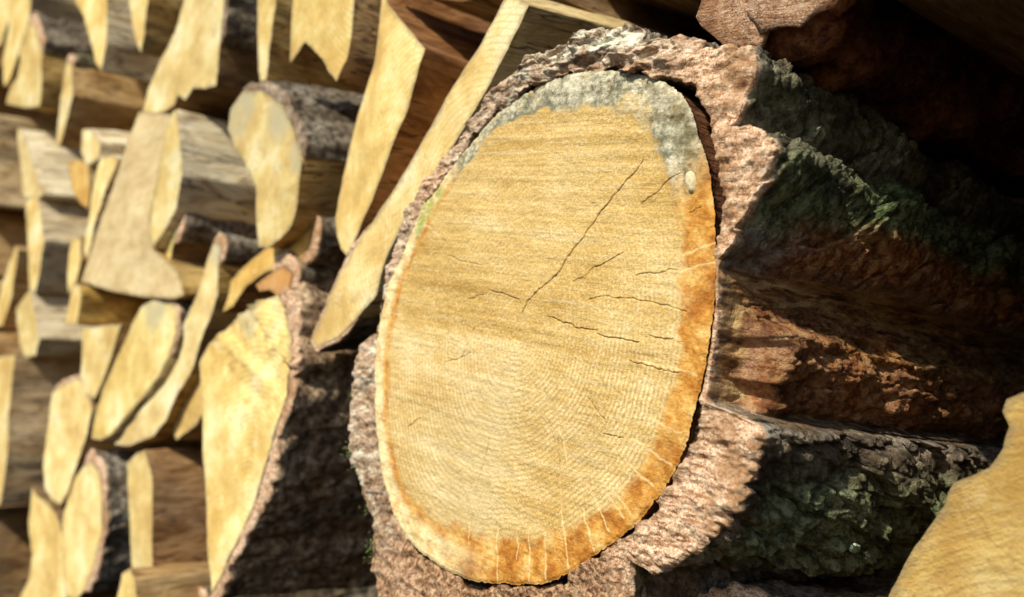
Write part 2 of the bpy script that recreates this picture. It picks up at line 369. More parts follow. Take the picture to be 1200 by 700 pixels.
raysp = [([(583,615),(583,650),(582,688)], .00035), ([(619,620),(620,650),(622,690)], .00035), ([(638,625),(640,660),(641,682)], .0003),
 ([(655,560),(660,620),(668,668)], .0004), ([(682,595),(690,620),(697,645)], .0003), ([(692,575),(704,600),(714,622)], .0003),
 ([(712,580),(722,594),(731,608)], .0003), ([(716,572),(730,590),(740,604)], .0003), ([(733,538),(752,556),(765,570)], .0004),
 ([(742,514),(768,530),(790,545)], .0004), ([(760,488),(778,498),(800,508)], .0003), ([(755,425),(785,430),(818,440)], .00045),
 ([(800,300),(820,292),(840,284)], .0003), ([(800,320),(820,312),(838,308)], .0003), ([(605,620),(606,640),(606,655)], .00025),
 ([(550,610),(549,630),(550,640)], .0002), ([(443,385),(452,388),(466,391)], .0003), ([(440,402),(450,404),(462,404)], .0003), ([(496,262),(506,270),(516,276)], .0003),
 ([(448,362),(458,366),(470,368)], .0003), ([(655,505),(662,520),(664,540)], .0002)]
N = 760
g = np.linspace(-1, 1, N); a_, b_ = np.meshgrid(g, g)          # concentric square -> disc
with np.errstate(divide='ignore', invalid='ignore'):
    big = np.abs(a_) > np.abs(b_)
    rr = np.where(big, a_, b_)
    phi = np.where(big, (np.pi/4)*(b_/np.where(a_ == 0, 1, a_)), np.pi/2-(np.pi/4)*(a_/np.where(b_ == 0, 1, b_)))
phi = np.where((a_ == 0) & (b_ == 0), 0, phi)
uu = rr*np.cos(phi); vv = rr*np.sin(phi)
rho = np.hypot(uu, vv); ph = np.arctan2(vv, uu)
Rw = wood_r(ph); Rin = fI(ph)
r = rho*Rw; u = r*np.cos(ph); v = r*np.sin(ph)
zone = (r-Rin)/np.maximum(Rw-Rin, .002)
ub, vb = bend(u, v)
crk = np.zeros(u.shape); ry = np.zeros(u.shape)
for pts, hw, st in cracks:
    d, par = seg_dist(ub, vb, to_uv(pts)); wd = .36*hw*(.2+.8*np.sin(np.pi*np.clip(par*.92+.04, 0, 1)))*(.25+1.5*vn(ub*420, 2., vb*420))
    crk = np.maximum(crk, st*(1-sstep(wd*.4, wd+.00024, d)))
for pts, hw in raysp:
    d, par = seg_dist(ub, vb, to_uv(pts)); ry = np.maximum(ry, .8*(1-sstep(hw*.3, hw+.00035, d))*(.5+.5*vn(ub*200, 2., vb*200)))
def bump_ang(p, a0, a1, s):   # 1 between the angles a0<a1 (radians, unwrapped)
    x = (p-a0) % (2*np.pi); wdt = (a1-a0) % (2*np.pi)
    return sstep(-s, s, x)*(1-sstep(wdt-s, wdt+s, x))*(x < np.pi+wdt/2)+0*x
def angwin(p, c, hw, s):
    d = np.abs((p-c+np.pi) % (2*np.pi)-np.pi); return 1-sstep(hw-s, hw+s, d)
aTopL = pang(528, 190); aTopR = pang(800, 205)
cg = (aTopL+aTopR)/2; hg = abs(aTopL-aTopR)/2
grey = angwin(ph, cg, hg, .12)
dk = angwin(ph, pang(798, 165), .16, .1)*sstep(.15, .5, zone)*(1-sstep(.85, 1.1, zone))
grn = (1-sstep(.010, .017, np.hypot((u-to_uv([(505, 262)])[0, 0]), (v-to_uv([(505, 262)])[0, 1])*.55)))*sstep(.1, .6, zone)
pale = angwin(ph, (pang(438, 430)), 1.15, .25)*sstep(.15, .55, zone)
ringvis = 1-sstep(.05, .8, zone)
ringvis *= .45+.55*sstep(.03, -.03, v)
wdisp = .0022*(fbm(u*14, 5., v*14, 3)-.5)+.0007*(fbm(u*10, 4., (v+.2*u)*230, 3)-.5)+.0008*(fbm(u*260, 4., v*260, 3)-.5)
wdisp += .0012*crk + grey*sstep(0, .3, zone)*.0024*(fbm(u*170, 7., v*170, 4)-.35)
wdisp += .0015*sstep(0, .4, zone)*(1-grey)*(fbm(u*130, 7., v*130, 4)-.5)
edge = sstep(.985, 1.0, rho); wdisp += .0007*edge
P = O+u[..., None]*R+v[..., None]*V+wdisp[..., None]*W
nv = N*N
verts = P.reshape(-1, 3)
faces = gridfaces(N, N)
luv = np.stack([u, wdisp, v], -1).reshape(-1, 3)
face_o = mesh_obj('sawn_face', verts, faces, M_FACE, log, dict(luv=luv, zone=zone.ravel(), grey=grey.ravel(), ring=(r/Rw*.125).ravel(), crack=np.clip(crk*.85*(.45+.9*vn(ub*160, 4., vb*160)), 0, 1).ravel(),
       rays=ry.ravel(), dark=np.clip(dk+np.clip(1-np.abs(np.hypot((u-to_uv([(808, 213)])[0, 0])/.0028, (v-to_uv([(808, 213)])[0, 1])/.0056)-1.)/.28, 0, 1), 0, 1).ravel(), green=grn.ravel(), pale=pale.ravel(), ringvis=ringvis.ravel()))
# --- the wood behind the face
Na = 1500
pa = np.linspace(-np.pi, np.pi, Na, endpoint=False)
ts = np.r_[0.0014, .004, .008, .015, .03, .06, .12, .3, .6]
PP, TT = np.meshgrid(pa, ts)
rw_ = wood_r(PP)-.0008*(TT > .002)-.0006*(TT > .1)
x_, z_ = np.cos(PP), np.sin(PP)
P = O+(rw_*x_)[..., None]*R+(rw_*z_)[..., None]*V+TT[..., None]*A
vv0 = np.vstack([P.reshape(-1, 3), (O+.6*A)[None]])
ff = gridfaces(len(ts), Na, True).tolist(); b0 = (len(ts)-1)*Na
ff += [[b0+i, b0+(i+1) % Na, len(vv0)-1] for i in range(Na)]
o = mesh_obj('log_wood', vv0, ff, M_SIDE, log, dict(luv=np.vstack([np.stack([rw_*x_, TT, rw_*z_], -1).reshape(-1, 3), [[0, .6, 0]]])))
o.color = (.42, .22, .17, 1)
# --- bark
tt = np.r_[np.linspace(0, .32, 330)[1:], np.linspace(.325, .6, 56)]
ni, ne, ns = 10, 46, len(tt)
rows_t = np.r_[np.linspace(.10, .0025, ni), np.zeros(ne), tt]
X = .14*np.cos(pa); Z = .14*np.sin(pa)
# angular masks
aA0, aA1 = pang(850, 48), pang(855, 150)
thick0 = fB0(pa)-fW(pa)
thk = np.clip((thick0-.003)/.010, 0, 1)
recess = angwin(pa, (pang(842, 306)+pang(826, 474))/2, abs(pang(842, 306)-pang(826, 474))/2, .02)
def side_r(PH, T):
    x = .14*np.cos(PH); z = .14*np.sin(PH)
    r0 = fB0(PH); r1 = fB1(PH); k = sstep(0, .12, T)
    base = r0*(1-k)+r1*k
    rec = angwin(PH, (pang(842, 308)+pang(826, 474))/2, abs(pang(842, 308)-pang(826, 474))/2, .02)
    n_big = fbm(x*26, T*10, z*26, 3)-.5
    n_mid = 1-np.abs(2*fbm(x*60, T*26, z*60, 4)-1)*2
    n_fin = fbm(x*230, T*150, z*230, 4)-.5
    h = .012*n_big+.0045*(n_mid-.45)
    h = .4*h+.6*terrace(h, .0038, .12)
    wa = .5*(fbm(x*45, T*45, z*45, 3)-.5); wb = .6*(fbm(x*45, T*45+9, z*45, 3)-.5)
    e1, v1, ox1, oy1 = plates(PH*.14*48+wa*1.6, T*26+wb*1.6)
    e2, v2, ox2, oy2 = plates(PH*.14*130+wa*3+7, T*85+wb*3)
    h += .0060*(v1-.5)+.0030*ox1*(v1-.4)-.0052*oy1*(v2*.5+.3)-.0045*(1-sstep(0, .16, e1))
    h += .0022*(v2-.5)-.0016*oy2-.0018*(1-sstep(0, .14, e2))
    h += .0034*n_fin
    # cross cracks of the plates
    cc = fbm(x*16, T*75+3*fbm(x*30, T*20, z*30, 2), z*16, 2)
    h -= .0022*(1-sstep(.0, .035, np.abs(cc-.5)))
    fibr = .0040*(fbm(x*150, T*22, z*150, 4)-.5)*2+.007*terrace(fbm(x*50, T*24, z*50, 4)-.5, .12, .15)+.0022*(fbm(x*300, T*160, z*300, 3)-.5)
    fibr = fibr*(.25+.75*sstep(0, .03, T))
    left = angwin(PH, np.pi, 1.35, .25)
    h = h*(1-.55*left)
    h += .0022*(fbm(x*420, T*300, z*420, 3)-.5)
    damp = .5+.5*sstep(0, .02, T)
    hh = h*damp*(1-rec)+fibr*rec
    # a lump of bark sits in the hollow, a little way back
    d_, _ = 0, 0
    q = to_uv(chunk_px); an = np.arctan2(q[:, 1], q[:, 0]); rn = np.hypot(q[:, 0], q[:, 1]); kk = np.argsort(an)
    rc = np.interp(PH, an[kk], rn[kk], left=0, right=0)
    st = .012+.022*(fbm(x*90, 1., z*90, 3)-.5)-.10*(PH-pang(838, 400))*.14
    up = sstep(0, .007, T-st)
    lump = np.maximum(rc+.004*n_big*2+.003*(n_mid-.4)+.0045*n_fin+.004*(v1-.5)+.002*(v2-.5)-.002*(1-sstep(0, .14, e2))+.002-base, 0)*up*(rc > 0)
    # lower edge of the upper plate thins out, deeper under it
    out = base+hh+lump
    return np.maximum(out, fW(PH)+.0009), rec, (lump > .002)*1., up
PHs, TTs = np.meshgrid(pa, tt)
rs, recs, lmp, up_ = side_r(PHs, TTs)
r0e, _, _, _ = side_r(pa[None], np.zeros((1, Na)))
r0e = r0e[0]
gap = .00015+.0022*sstep(.50, .68, fbm(X*75, 2., Z*75, 3))+.0048*angwin(pa, pang(822, 165), .20, .13)*(.6+.8*fbm(X*120, 2, Z*120, 3))
gap += .0016*angwin(pa, pang(575, 700), .35, .2)*fbm(X*140, 6, Z*140, 3)+.0022*angwin(pa, pang(455, 330), .14, .06)
Ri = np.minimum(wood_r(pa)+gap, r0e-.0006)
# front rows
se = np.linspace(0, 1, ne)
PE = np.repeat(pa[None], ne, 0); S = np.repeat(se[:, None], Na, 1)
re = Ri+(r0e-Ri)*S
xe, ze = re*np.cos(PE), re*np.sin(PE)
thE = (r0e-Ri)[None]
big = np.clip(thE/.008, 0, 1)
we = big*(.0075*(fbm(xe*45, 3., ze*45, 4)-.5)+.0034*(fbm(xe*170, 4., ze*170, 4)-.5)+.0017*(fbm(xe*520, 4., ze*520, 3)-.5))
topcap = angwin(PE, pang(690, 60), .36, .10)
we += topcap*big*(terrace(.020*(fbm(xe*60, 9., ze*150, 4)-.5), .0028)+.006*sstep(.35, 1, S))
we += .0014*sstep(.93, 1., S)*big + .0045*(1-sstep(0, .08, S))*big*sstep(.48, .62, fbm(xe*70, 2., ze*70, 3))
we += big*.0026*terrace(fbm(xe*110, 2., ze*300, 3)-.5, .16, .15)*1.5+.0007
leftE = angwin(PE, np.pi, 1.1, .2); we += leftE*(.003+.004*(fbm(np.cos(PE)*9, 3, np.sin(PE)*9, 2)-.5))
corner = we[-1]
xi_, zi_ = Ri*np.cos(pa), Ri*np.sin(pa)
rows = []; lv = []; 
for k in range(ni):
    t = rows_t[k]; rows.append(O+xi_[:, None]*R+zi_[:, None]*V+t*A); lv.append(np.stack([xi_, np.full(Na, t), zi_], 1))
P1 = O+xe[..., None]*R+ze[..., None]*V+we[..., None]*A
L1 = np.stack([xe, we, ze], -1)
T2 = TTs+corner[None]*np.exp(-TTs/.02)
xs_, zs_ = rs*np.cos(PHs), rs*np.sin(PHs)
P2 = O+xs_[..., None]*R+zs_[..., None]*V+T2[..., None]*A
L2 = np.stack([xs_, T2, zs_], -1)
allv = np.vstack([np.concatenate(rows), P1.reshape(-1, 3), P2.reshape(-1, 3)])
alll = np.vstack([np.concatenate(lv), L1.reshape(-1, 3), L2.reshape(-1, 3)])
nr = ni+ne+ns
def full(a_in, a_e, a_s):
    return np.concatenate([np.broadcast_to(a_in, (ni, Na)).ravel(), np.broadcast_to(a_e, (ne, Na)).ravel(), np.broadcast_to(a_s, (ns, Na)).ravel()])
endS = (1-sstep(.0005, .0035, TTs+.002*(fbm(PHs*25, TTs*100, 0., 2)-.5)))*1.
# the lump's own front reads as sawn bark
endL = lmp*(1-sstep(.3, .9, up_))*.3
endA = full(0.6, 1-.0*S, np.maximum(endS, endL))
def win(p, y0x, y1x, s=.03):
    a0, a1 = pang(*y0x), pang(*y1x); return angwin(p, (a0+a1)/2, abs(a0-a1)/2, s)
k16 = sstep(0, .16, TTs)
mB = win(PHs, (880, 150), (884, 250), .04)
mossS = .95*mB*(1-.0*k16)+.55*win(PHs, (872, 60), (858, 145), .04)+.8*win(PHs, (880, 540), (800, 660), .08)*sstep(.004, .02, TTs)
mossS *= .45+.8*fbm(xs_*30, TTs*25, zs_*30, 3)
mossS = np.clip(mossS+.9*lmp*sstep(.05, .08, TTs)*win(PHs, (850, 360), (860, 395), .02), 0, 1)
rustS = win(PHs, (875, 240), (850, 302), .03)*sstep(.02, .05, TTs)+.85*lmp
rustS = np.clip(rustS*(.5+.7*fbm(xs_*40, TTs*30, zs_*40, 2)), 0, 1)
silS = .8*win(PHs, (860, 480), (888, 508), .02)+.35*win(PHs, (850, 45), (880, 85), .05)+.45*(1-sstep(0, .012, TTs))
silS = silS+.55*win(PHs, (880, 150), (905, 170), .03)*(1-sstep(.03, .08, TTs))+.6*win(PHs, (620, 60), (800, 50), .05)
silS = np.clip(silS*(.4+.9*fbm(xs_*50, TTs*50, zs_*50, 3)), 0, 1)
fibS = recs*(1-lmp)
fibE = recess[None]*np.ones((ne, 1))
capE = topcap*sstep(.12, .3, S)+.55*angwin(PE, pang(600, 90), .5, .2)+.6*angwin(PE, pang(430, 420), .7, .2)
bark = mesh_obj('bark', allv, gridfaces(nr, Na, True), M_BARK, log, dict(
    luv=alll, endm=endA, moss=full(0., 0., mossS), rust=full(0., 0., rustS), fib=full(0., fibE, fibS), silver=full(0., 0., silS),
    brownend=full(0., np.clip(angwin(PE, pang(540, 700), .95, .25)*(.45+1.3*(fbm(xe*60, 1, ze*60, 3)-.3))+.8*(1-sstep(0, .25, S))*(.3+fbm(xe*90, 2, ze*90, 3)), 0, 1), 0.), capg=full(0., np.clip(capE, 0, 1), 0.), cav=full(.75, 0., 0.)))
# --- small things growing on or stuck to the log
def tuft(name, px, py, w, n, size, spread, mat, parent, cup=False):
    base = snap(px, py, 6); vs = []; fs = []
    for k in range(n):
        c = base+rng.normal(0, spread, 3)*np.array([1, 1, 1.2]); d = rng.normal(0, 1, 3)+np.array([-.5, -.7, .5]); d /= np.linalg.norm(d)
        L = size*rng.uniform(.5, 1.2); s_ = np.cross(d, rng.normal(0, 1, 3)); s_ /= np.linalg.norm(s_); wd = size*.16
        n_ = np.cross(d, s_)
        q0 = len(vs)
        for t_, ww in ((0, .6), (.35, 1.), (.7, .7)):
            cc = c+d*L*t_-V*.25*L*t_*t_
            vs += [cc+s_*wd*ww, cc+n_*wd*ww*.4, cc-s_*wd*ww, cc-n_*wd*ww*.4]
        vs.append(c+d*L-V*.25*L)
        for lvl in range(2):
            for j in range(4):
                fs.append([q0+lvl*4+j, q0+lvl*4+(j+1) % 4, q0+lvl*4+4+(j+1) % 4, q0+lvl*4+4+j])
        for j in range(4): fs.append([q0+8+j, q0+8+(j+1) % 4, q0+12])
        fs.append([q0+3, q0+2, q0+1, q0])
    return mesh_obj(name, np.array(vs), fs, mat, parent)
def project(Pw):
    q = Pw-C0; cp, sp = math.cos(PITCH), math.sin(PITCH)
    z = q[:, 1]*cp+q[:, 2]*sp; y = -q[:, 1]*sp+q[:, 2]*cp
    return 600+F*q[:, 0]/z, 350-F*y/z, z
_px, _py, _pz = project(allv[ni*Na:])
def snap(px, py, rad=4):
    d = np.hypot(_px-px, _py-py); k = np.where(d < rad)[0]
    if not len(k): k = np.array([np.argmin(d)])
    return allv[ni*Na:][k[np.argmin(_pz[k])]]
# crusty lichen rosette low on the lower bark ridge
def rosette(px, py, n, size):
    c0 = snap(px, py, 5); tv_ = snap(px+9, py, 4)-snap(px-9, py, 4); tv_ /= np.linalg.norm(tv_); up = snap(px, py-9, 4)-snap(px, py+9, 4); up /= np.linalg.norm(up)
    nn = np.cross(tv_, up); nn /= np.linalg.norm(nn)
    if nn.dot(C0-c0) < 0: nn = -nn
    vs = []; fs = []
    for k in range(n):
        a = rng.uniform(0, 6.28); rr_ = size*math.sqrt(rng.uniform(.0, 1)); c = c0+tv_*rr_*math.cos(a)+up*rr_*math.sin(a)+nn*.0012
        q0 = len(vs); r_ = size*rng.uniform(.12, .3); m = 7
        for j in range(m):
            b = 2*math.pi*j/m; g_ = r_*rng.uniform(.6, 1.2); vs.append(c+tv_*g_*math.cos(b)+up*g_*math.sin(b)+nn*rng.uniform(-.0004, .0006))
        vs.append(c+nn*.0010); vs.append(c-nn*.0015)
        for j in range(m): fs.append([q0+j, q0+(j+1) % m, q0+m]); fs.append([q0+(j+1) % m, q0+j, q0+m+1])
    return mesh_obj('lichen_patch', np.array(vs), fs, M_LICH, log)
rosette(1003, 636, 46, .0036); rosette(1010, 650, 12, .0018)
# small pale oval scar in the rim of the face
cc_ = onplane(808, 213, PW-.0012); vs = [cc_-W*.0004]; fs = []
for lv_, (rad_, dz_) in enumerate(((.5, -.0003), (.85, -.0001), (1., .0012))):
    for j in range(28):
        b = 2*math.pi*j/28; vs.append(cc_+R*.0023*rad_*math.cos(b)*(1+.12*math.sin(3*b))+V*.0046*rad_*math.sin(b)+W*dz_-R*.0006*math.sin(b))
for j in range(28): fs.append([0, 1+j, 1+(j+1) % 28])
for l_ in range(2):
    for j in range(28): fs.append([1+l_*28+j, 1+(l_+1)*28+j, 1+(l_+1)*28+(j+1) % 28, 1+l_*28+(j+1) % 28])
mesh_obj('pale_scar', np.array(vs), fs, M_CHIP, log)
for (px, py, n, sz, sp) in [(407, 532, 24, .0030, .0020), (412, 548, 16, .0026, .0022), (427, 592, 18, .0026, .0018), (431, 638, 26, .0030, .0024), (428, 655, 14, .0026, .0024), (405, 462, 12, .0020, .001), (474,296,12,.002,.0012)]:
    tuft('moss_tuft', px, py, PW+.002, n, sz, sp, M_MOSS, log)

# ------------------------------------------------------------------ firewood pieces
def resample(pts, step, jit, seed, sharp=True):
    out = []; idx = []
    m = len(pts)
    for i in range(m):
        a = pts[i]; b = pts[(i+1) % m]; L = np.linalg.norm(b-a); n = max(1, int(round(L/step)))
        nrm = np.array([b[1]-a[1], -(b[0]-a[0])])/max(L, 1e-6)
        for k in range(n):
            t = k/n; p = a+(b-a)*t
            s = (.45*(fbm(p[0]*60+seed, p[1]*60, seed*1.7, 2)-.5)+.55*(fbm(p[0]*260+seed, p[1]*260, seed*1.7, 3)-.5))*1.5*jit*(1 if 0 < k else .5)
            out.append(p+nrm*s); idx.append(i)
    return np.array(out), np.array(idx)
PIECES = []
def piece(name, label, cat, poly, w=0., vp=DEFVP, L=.30, tint=(1, 1, 1), side=(.8, .75, .65), bark=None, bth=.008, tilt=(0, 0), group=None,
          weather=None, groove=None, rough=.0016, dark_bark=1, moss=.15, rust=.1, silver=.3, seed=None, ridge=None, endw=None, crag=1., btint=(1, 1, 1), relief=1.):
    seed = seed if seed is not None else len(PIECES)*3.7+1
    PIECES.append(name)
    poly = np.array(poly, float)
    ar = .5*np.sum(poly[:, 0]*np.roll(poly[:, 1], -1)-np.roll(poly[:, 0], -1)*poly[:, 1])
    cpx = poly.mean(0); p0 = onplane(cpx[0], cpx[1], w)
    n = W+tilt[0]*R+tilt[1]*V; n = n/np.linalg.norm(n)
    P3 = np.array([onplane(x, y, n=n, p0=p0) for x, y in poly])-p0
    q = np.stack([P3@R, P3@V], 1)
    dd = lambda uv: -(tilt[0]*uv[..., 0]+tilt[1]*uv[..., 1])   # depth of the tilted plane at uv
    # force counter-clockwise in uv
    area = .5*np.sum(q[:, 0]*np.roll(q[:, 1], -1)-np.roll(q[:, 0], -1)*q[:, 1])
    bk = [tuple(b) for b in (bark or [])]
    m = len(q)
    if area < 0:
        q = q[::-1]; bk = [((m-2-i) % m) for b in bk for i in range(b[0], b[1])]
    else: bk = [i % m for b in bk for i in range(b[0], b[1])]
    size = math.sqrt(abs(area))
    step = max(.0022, min(.004, size/22))
    B, idx = resample(q, step, rough, seed)
    nb = len(B)
    Ax = axis_dir(vp); Ax = Ax/Ax.dot(W)
    ctr = B.mean(0)
    # --- end face : constrained triangulation with inner points
    lo, hi = B.min(0), B.max(0); gs = max(.0030, size/30)
    gx, gy = np.meshgrid(np.arange(lo[0], hi[0], gs), np.arange(lo[1], hi[1], gs)); G = np.stack([gx.ravel(), gy.ravel()], 1)
    G += rng.uniform(-.25, .25, G.shape)*gs
    # inside test
    ins = np.zeros(len(G), bool); j = nb-1
    for i in range(nb):
        c = ((B[i, 1] > G[:, 1]) != (B[j, 1] > G[:, 1]))
        with np.errstate(divide='ignore', invalid='ignore'):
            xx = (B[j, 0]-B[i, 0])*(G[:, 1]-B[i, 1])/(B[j, 1]-B[i, 1])+B[i, 0]
        ins ^= c & (G[:, 0] < xx); j = i
    G = G[ins]
    if len(G):
        dmin = np.min(np.hypot(G[:, None, 0]-B[None, :, 0], G[:, None, 1]-B[None, :, 1]), 1); G = G[dmin > gs*.45]
    allp = np.vstack([B, G]) if len(G) else B
    res = geometry.delaunay_2d_cdt([Vector(p) for p in allp], [], [list(range(nb))], 1, 1e-7)
    co = np.array([tuple(p) for p in res[0]]); fc = [list(f) for f in res[2]]
    def dep(uv):
        d = dd(uv)+relief*.006*(fbm(uv[..., 0]*22+seed, seed, uv[..., 1]*22, 3)-.5)+.0012*(fbm(uv[..., 0]*35, seed, uv[..., 1]*160+seed, 3)-.5)
        if groove is not None:
            (gx_, gy_), (hx_, hy_), rad, amp = groove
            g3 = onplane(gx_, gy_, n=n, p0=p0)-p0; h3 = onplane(hx_, hy_, n=n, p0=p0)-p0
            an_ = np.arctan2(uv[..., 1]-g3@V, uv[..., 0]-g3@R); wt_ = 1-sstep(rad*.4, rad, np.hypot(uv[..., 0]-h3@R, uv[..., 1]-h3@V))
            d = d+amp*wt_*(1-np.abs(2*fbm(an_*55+seed, 3., 2., 2)-1)*2.2)
        if ridge is not None:   # a ridge line where the face was broken in two planes: (u0,v0),(u1,v1) px and slope
            (a, b, sl) = ridge
            A2 = onplane(*a, n=n, p0=p0)-p0; B2 = onplane(*b, n=n, p0=p0)-p0
            a2 = np.array([A2@R, A2@V]); b2 = np.array([B2@R, B2@V]); t2 = (b2-a2)/np.linalg.norm(b2-a2)
            s = (uv[..., 0]-a2[0])*t2[1]-(uv[..., 1]-a2[1])*t2[0]
            d = d+sl*np.maximum(s, 0)
        return d
    root = thing(name, label, cat, p0, group)
    dc = dep(co)
    fv = p0+co[:, :1]*R+co[:, 1:]*V+dc[:, None]*W
    wth = np.zeros(len(co))
    if weather is not None:
        for (wx, wy, wr) in weather:
            c3 = onplane(wx, wy, n=n, p0=p0)-p0; c2 = np.array([c3@R, c3@V])
            wth = np.maximum(wth, 1-sstep(wr*.4, wr, np.hypot(co[:, 0]-c2[0], co[:, 1]-c2[1])))
    edg = np.array([np.min(np.hypot(B[:, 0]-c_[0], B[:, 1]-c_[1])) for c_ in co])
    fo = mesh_obj('cut_end', fv, fc, M_CUT, root, dict(edge=edg, luv=np.stack([co[:, 0], dc, co[:, 1]], 1), weather=wth), smooth=True)
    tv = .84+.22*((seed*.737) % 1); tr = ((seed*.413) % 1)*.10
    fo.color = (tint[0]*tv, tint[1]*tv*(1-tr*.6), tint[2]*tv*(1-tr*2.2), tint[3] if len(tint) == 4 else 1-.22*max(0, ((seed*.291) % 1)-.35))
    # --- sides
    tl = np.r_[0, .002, .005, np.linspace(.010, L, max(8, int(L/.008)))]
    pts = np.repeat(B[None], len(tl), 0); TT = np.repeat(tl[:, None], nb, 1)
    tang = np.roll(B, -1, 0)-np.roll(B, 1, 0); nr_ = np.stack([tang[:, 1], -tang[:, 0]], 1); nr_ /= np.maximum(np.linalg.norm(nr_, axis=1, keepdims=True), 1e-9)
    h = (.0045*(fbm(pts[..., 0]*70+seed, TT*7, pts[..., 1]*70, 4)-.5)+.006*(fbm(pts[..., 0]*14, TT*9+seed, pts[..., 1]*14, 2)-.5))*sstep(0, .03, TT)+.0008*(1-sstep(0, .004, TT))*0
    h = h+.0045*terrace(fbm(pts[..., 0]*55+seed, TT*13, pts[..., 1]*55, 3)-.5, .14, .1)*sstep(.003, .03, TT)
    pts = pts+nr_[None]*h[..., None]
    d0 = dep(B)
    tap = 1-.10*TT/L*0
    SV = p0+pts[..., :1]*R+pts[..., 1:]*V+(d0[None]*np.exp(-TT/.05))[..., None]*W+TT[..., None]*Ax
    sv = SV.reshape(-1, 3); nl = len(tl)
    f = gridfaces(nl, nb, True).tolist()
    bc = SV[-1].mean(0); sv = np.vstack([sv, bc]); b0 = (nl-1)*nb
    f += [[b0+i, b0+(i+1) % nb, len(sv)-1] for i in range(nb)]
    l2 = np.vstack([np.stack([pts[..., 0], TT, pts[..., 1]], -1).reshape(-1, 3), [[ctr[0], L, ctr[1]]]])
    so = mesh_obj('split_side', sv, f, M_SIDE, root, dict(luv=l2)); so.color = tuple(side) if len(side) == 4 else (*side, 1)
    # --- bark
    if bk:
        mask = np.isin(idx, bk)
        # runs
        st = [i for i in range(nb) if mask[i] and not mask[i-1]]
        if not st and mask.all(): st = [0]
        for s0 in st:
            run = []; i = s0
            while mask[i % nb] and len(run) < nb: run.append(i % nb); i += 1
            run.append(i % nb)
            if len(run) < 3: continue
            Bp = B[run]; Np = nr_[run]
            # finer
            k = len(run); sp = np.linspace(0, k-1, (k-1)*2+1)
            Bp = np.stack([np.interp(sp, np.arange(k), Bp[:, c]) for c in (0, 1)], 1)
            Np = np.stack([np.interp(sp, np.arange(k), Np[:, c]) for c in (0, 1)], 1); Np /= np.linalg.norm(Np, axis=1, keepdims=True)
            k = len(sp)
            ed = np.minimum(np.arange(k), k-1-np.arange(k))/3.; taper = .25+.75*np.clip(ed, 0, 1)
            ts2 = np.r_[0, .0015, np.linspace(.004, L*.98, int(L/.0035))]
            xx_, TT2 = np.meshgrid(np.arange(k), ts2)
            bx, by = Bp[xx_, 0], Bp[xx_, 1]
            hb = bth*taper[xx_]*(.75+1.1*crag*(fbm(bx*45+seed, TT2*16, by*45, 3)-.5)+.9*(.5-np.abs(2*fbm(bx*80, TT2*40+seed, by*80, 3)-1))+.35*crag*(fbm(bx*300, TT2*200, by*300, 3)-.5)+.9*(crag-1)*terrace(fbm(bx*110, TT2*90, by*110+seed, 4)-.5, .12, .12))
            hb = np.maximum(hb, .0012)
            rowsP = []; rowsL = []; em = []
            dB = dep(Bp)
            for ss, ex in ((0., .0006), (.33, 0), (.66, .0003), (1., .0008)):
                hh = hb[0]*ss+.0003; uvp = Bp+Np*hh[:, None]
                w_ = dB+ex+.0025*(fbm(uvp[:, 0]*180+seed, 1., uvp[:, 1]*180, 3)-.5)
                rowsP.append(p0+uvp[:, :1]*R+uvp[:, 1:]*V+w_[:, None]*W); rowsL.append(np.stack([uvp[:, 0], w_, uvp[:, 1]], 1)); em.append(np.ones(k))
            for r_ in range(1, len(ts2)):
                uvp = Bp+Np*hb[r_][:, None]
                rowsP.append(p0+uvp[:, :1]*R+uvp[:, 1:]*V+(dB*math.exp(-ts2[r_]/.05))[:, None]*W+ts2[r_]*Ax)
                rowsL.append(np.stack([uvp[:, 0], np.full(k, ts2[r_]), uvp[:, 1]], 1)); em.append(np.full(k, float(1-sstep(.001, .004, ts2[r_]))))
            rowsP.append(p0+Bp[:, :1]*R+Bp[:, 1:]*V+(L*.98)*Ax); rowsL.append(np.stack([Bp[:, 0], np.full(k, L), Bp[:, 1]], 1)); em.append(np.zeros(k))
            vv_ = np.concatenate(rowsP); ll_ = np.concatenate(rowsL); em = np.concatenate(em)
            if endw is not None: em = em*endw
            nn = fbm(ll_[:, 0]*30+seed, ll_[:, 1]*20, ll_[:, 2]*30, 3)
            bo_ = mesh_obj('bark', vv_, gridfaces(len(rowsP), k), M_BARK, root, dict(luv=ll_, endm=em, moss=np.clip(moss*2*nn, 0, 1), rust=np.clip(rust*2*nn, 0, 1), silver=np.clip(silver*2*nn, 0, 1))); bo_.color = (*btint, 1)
    return root
#PIECES_HERE
G_S = 'split firewood pieces in the stack'
G_R = 'small round logs in the stack'
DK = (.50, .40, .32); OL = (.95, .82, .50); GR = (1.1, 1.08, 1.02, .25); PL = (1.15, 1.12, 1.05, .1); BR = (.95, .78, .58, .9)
def fw(label, poly, **k):
    k.setdefault('group', G_S); return piece('split_log', label, 'firewood', poly, **k)
def rl(label, poly, **k):
    k.setdefault('group', G_R); return piece('round_log', label, 'log', poly, **k)
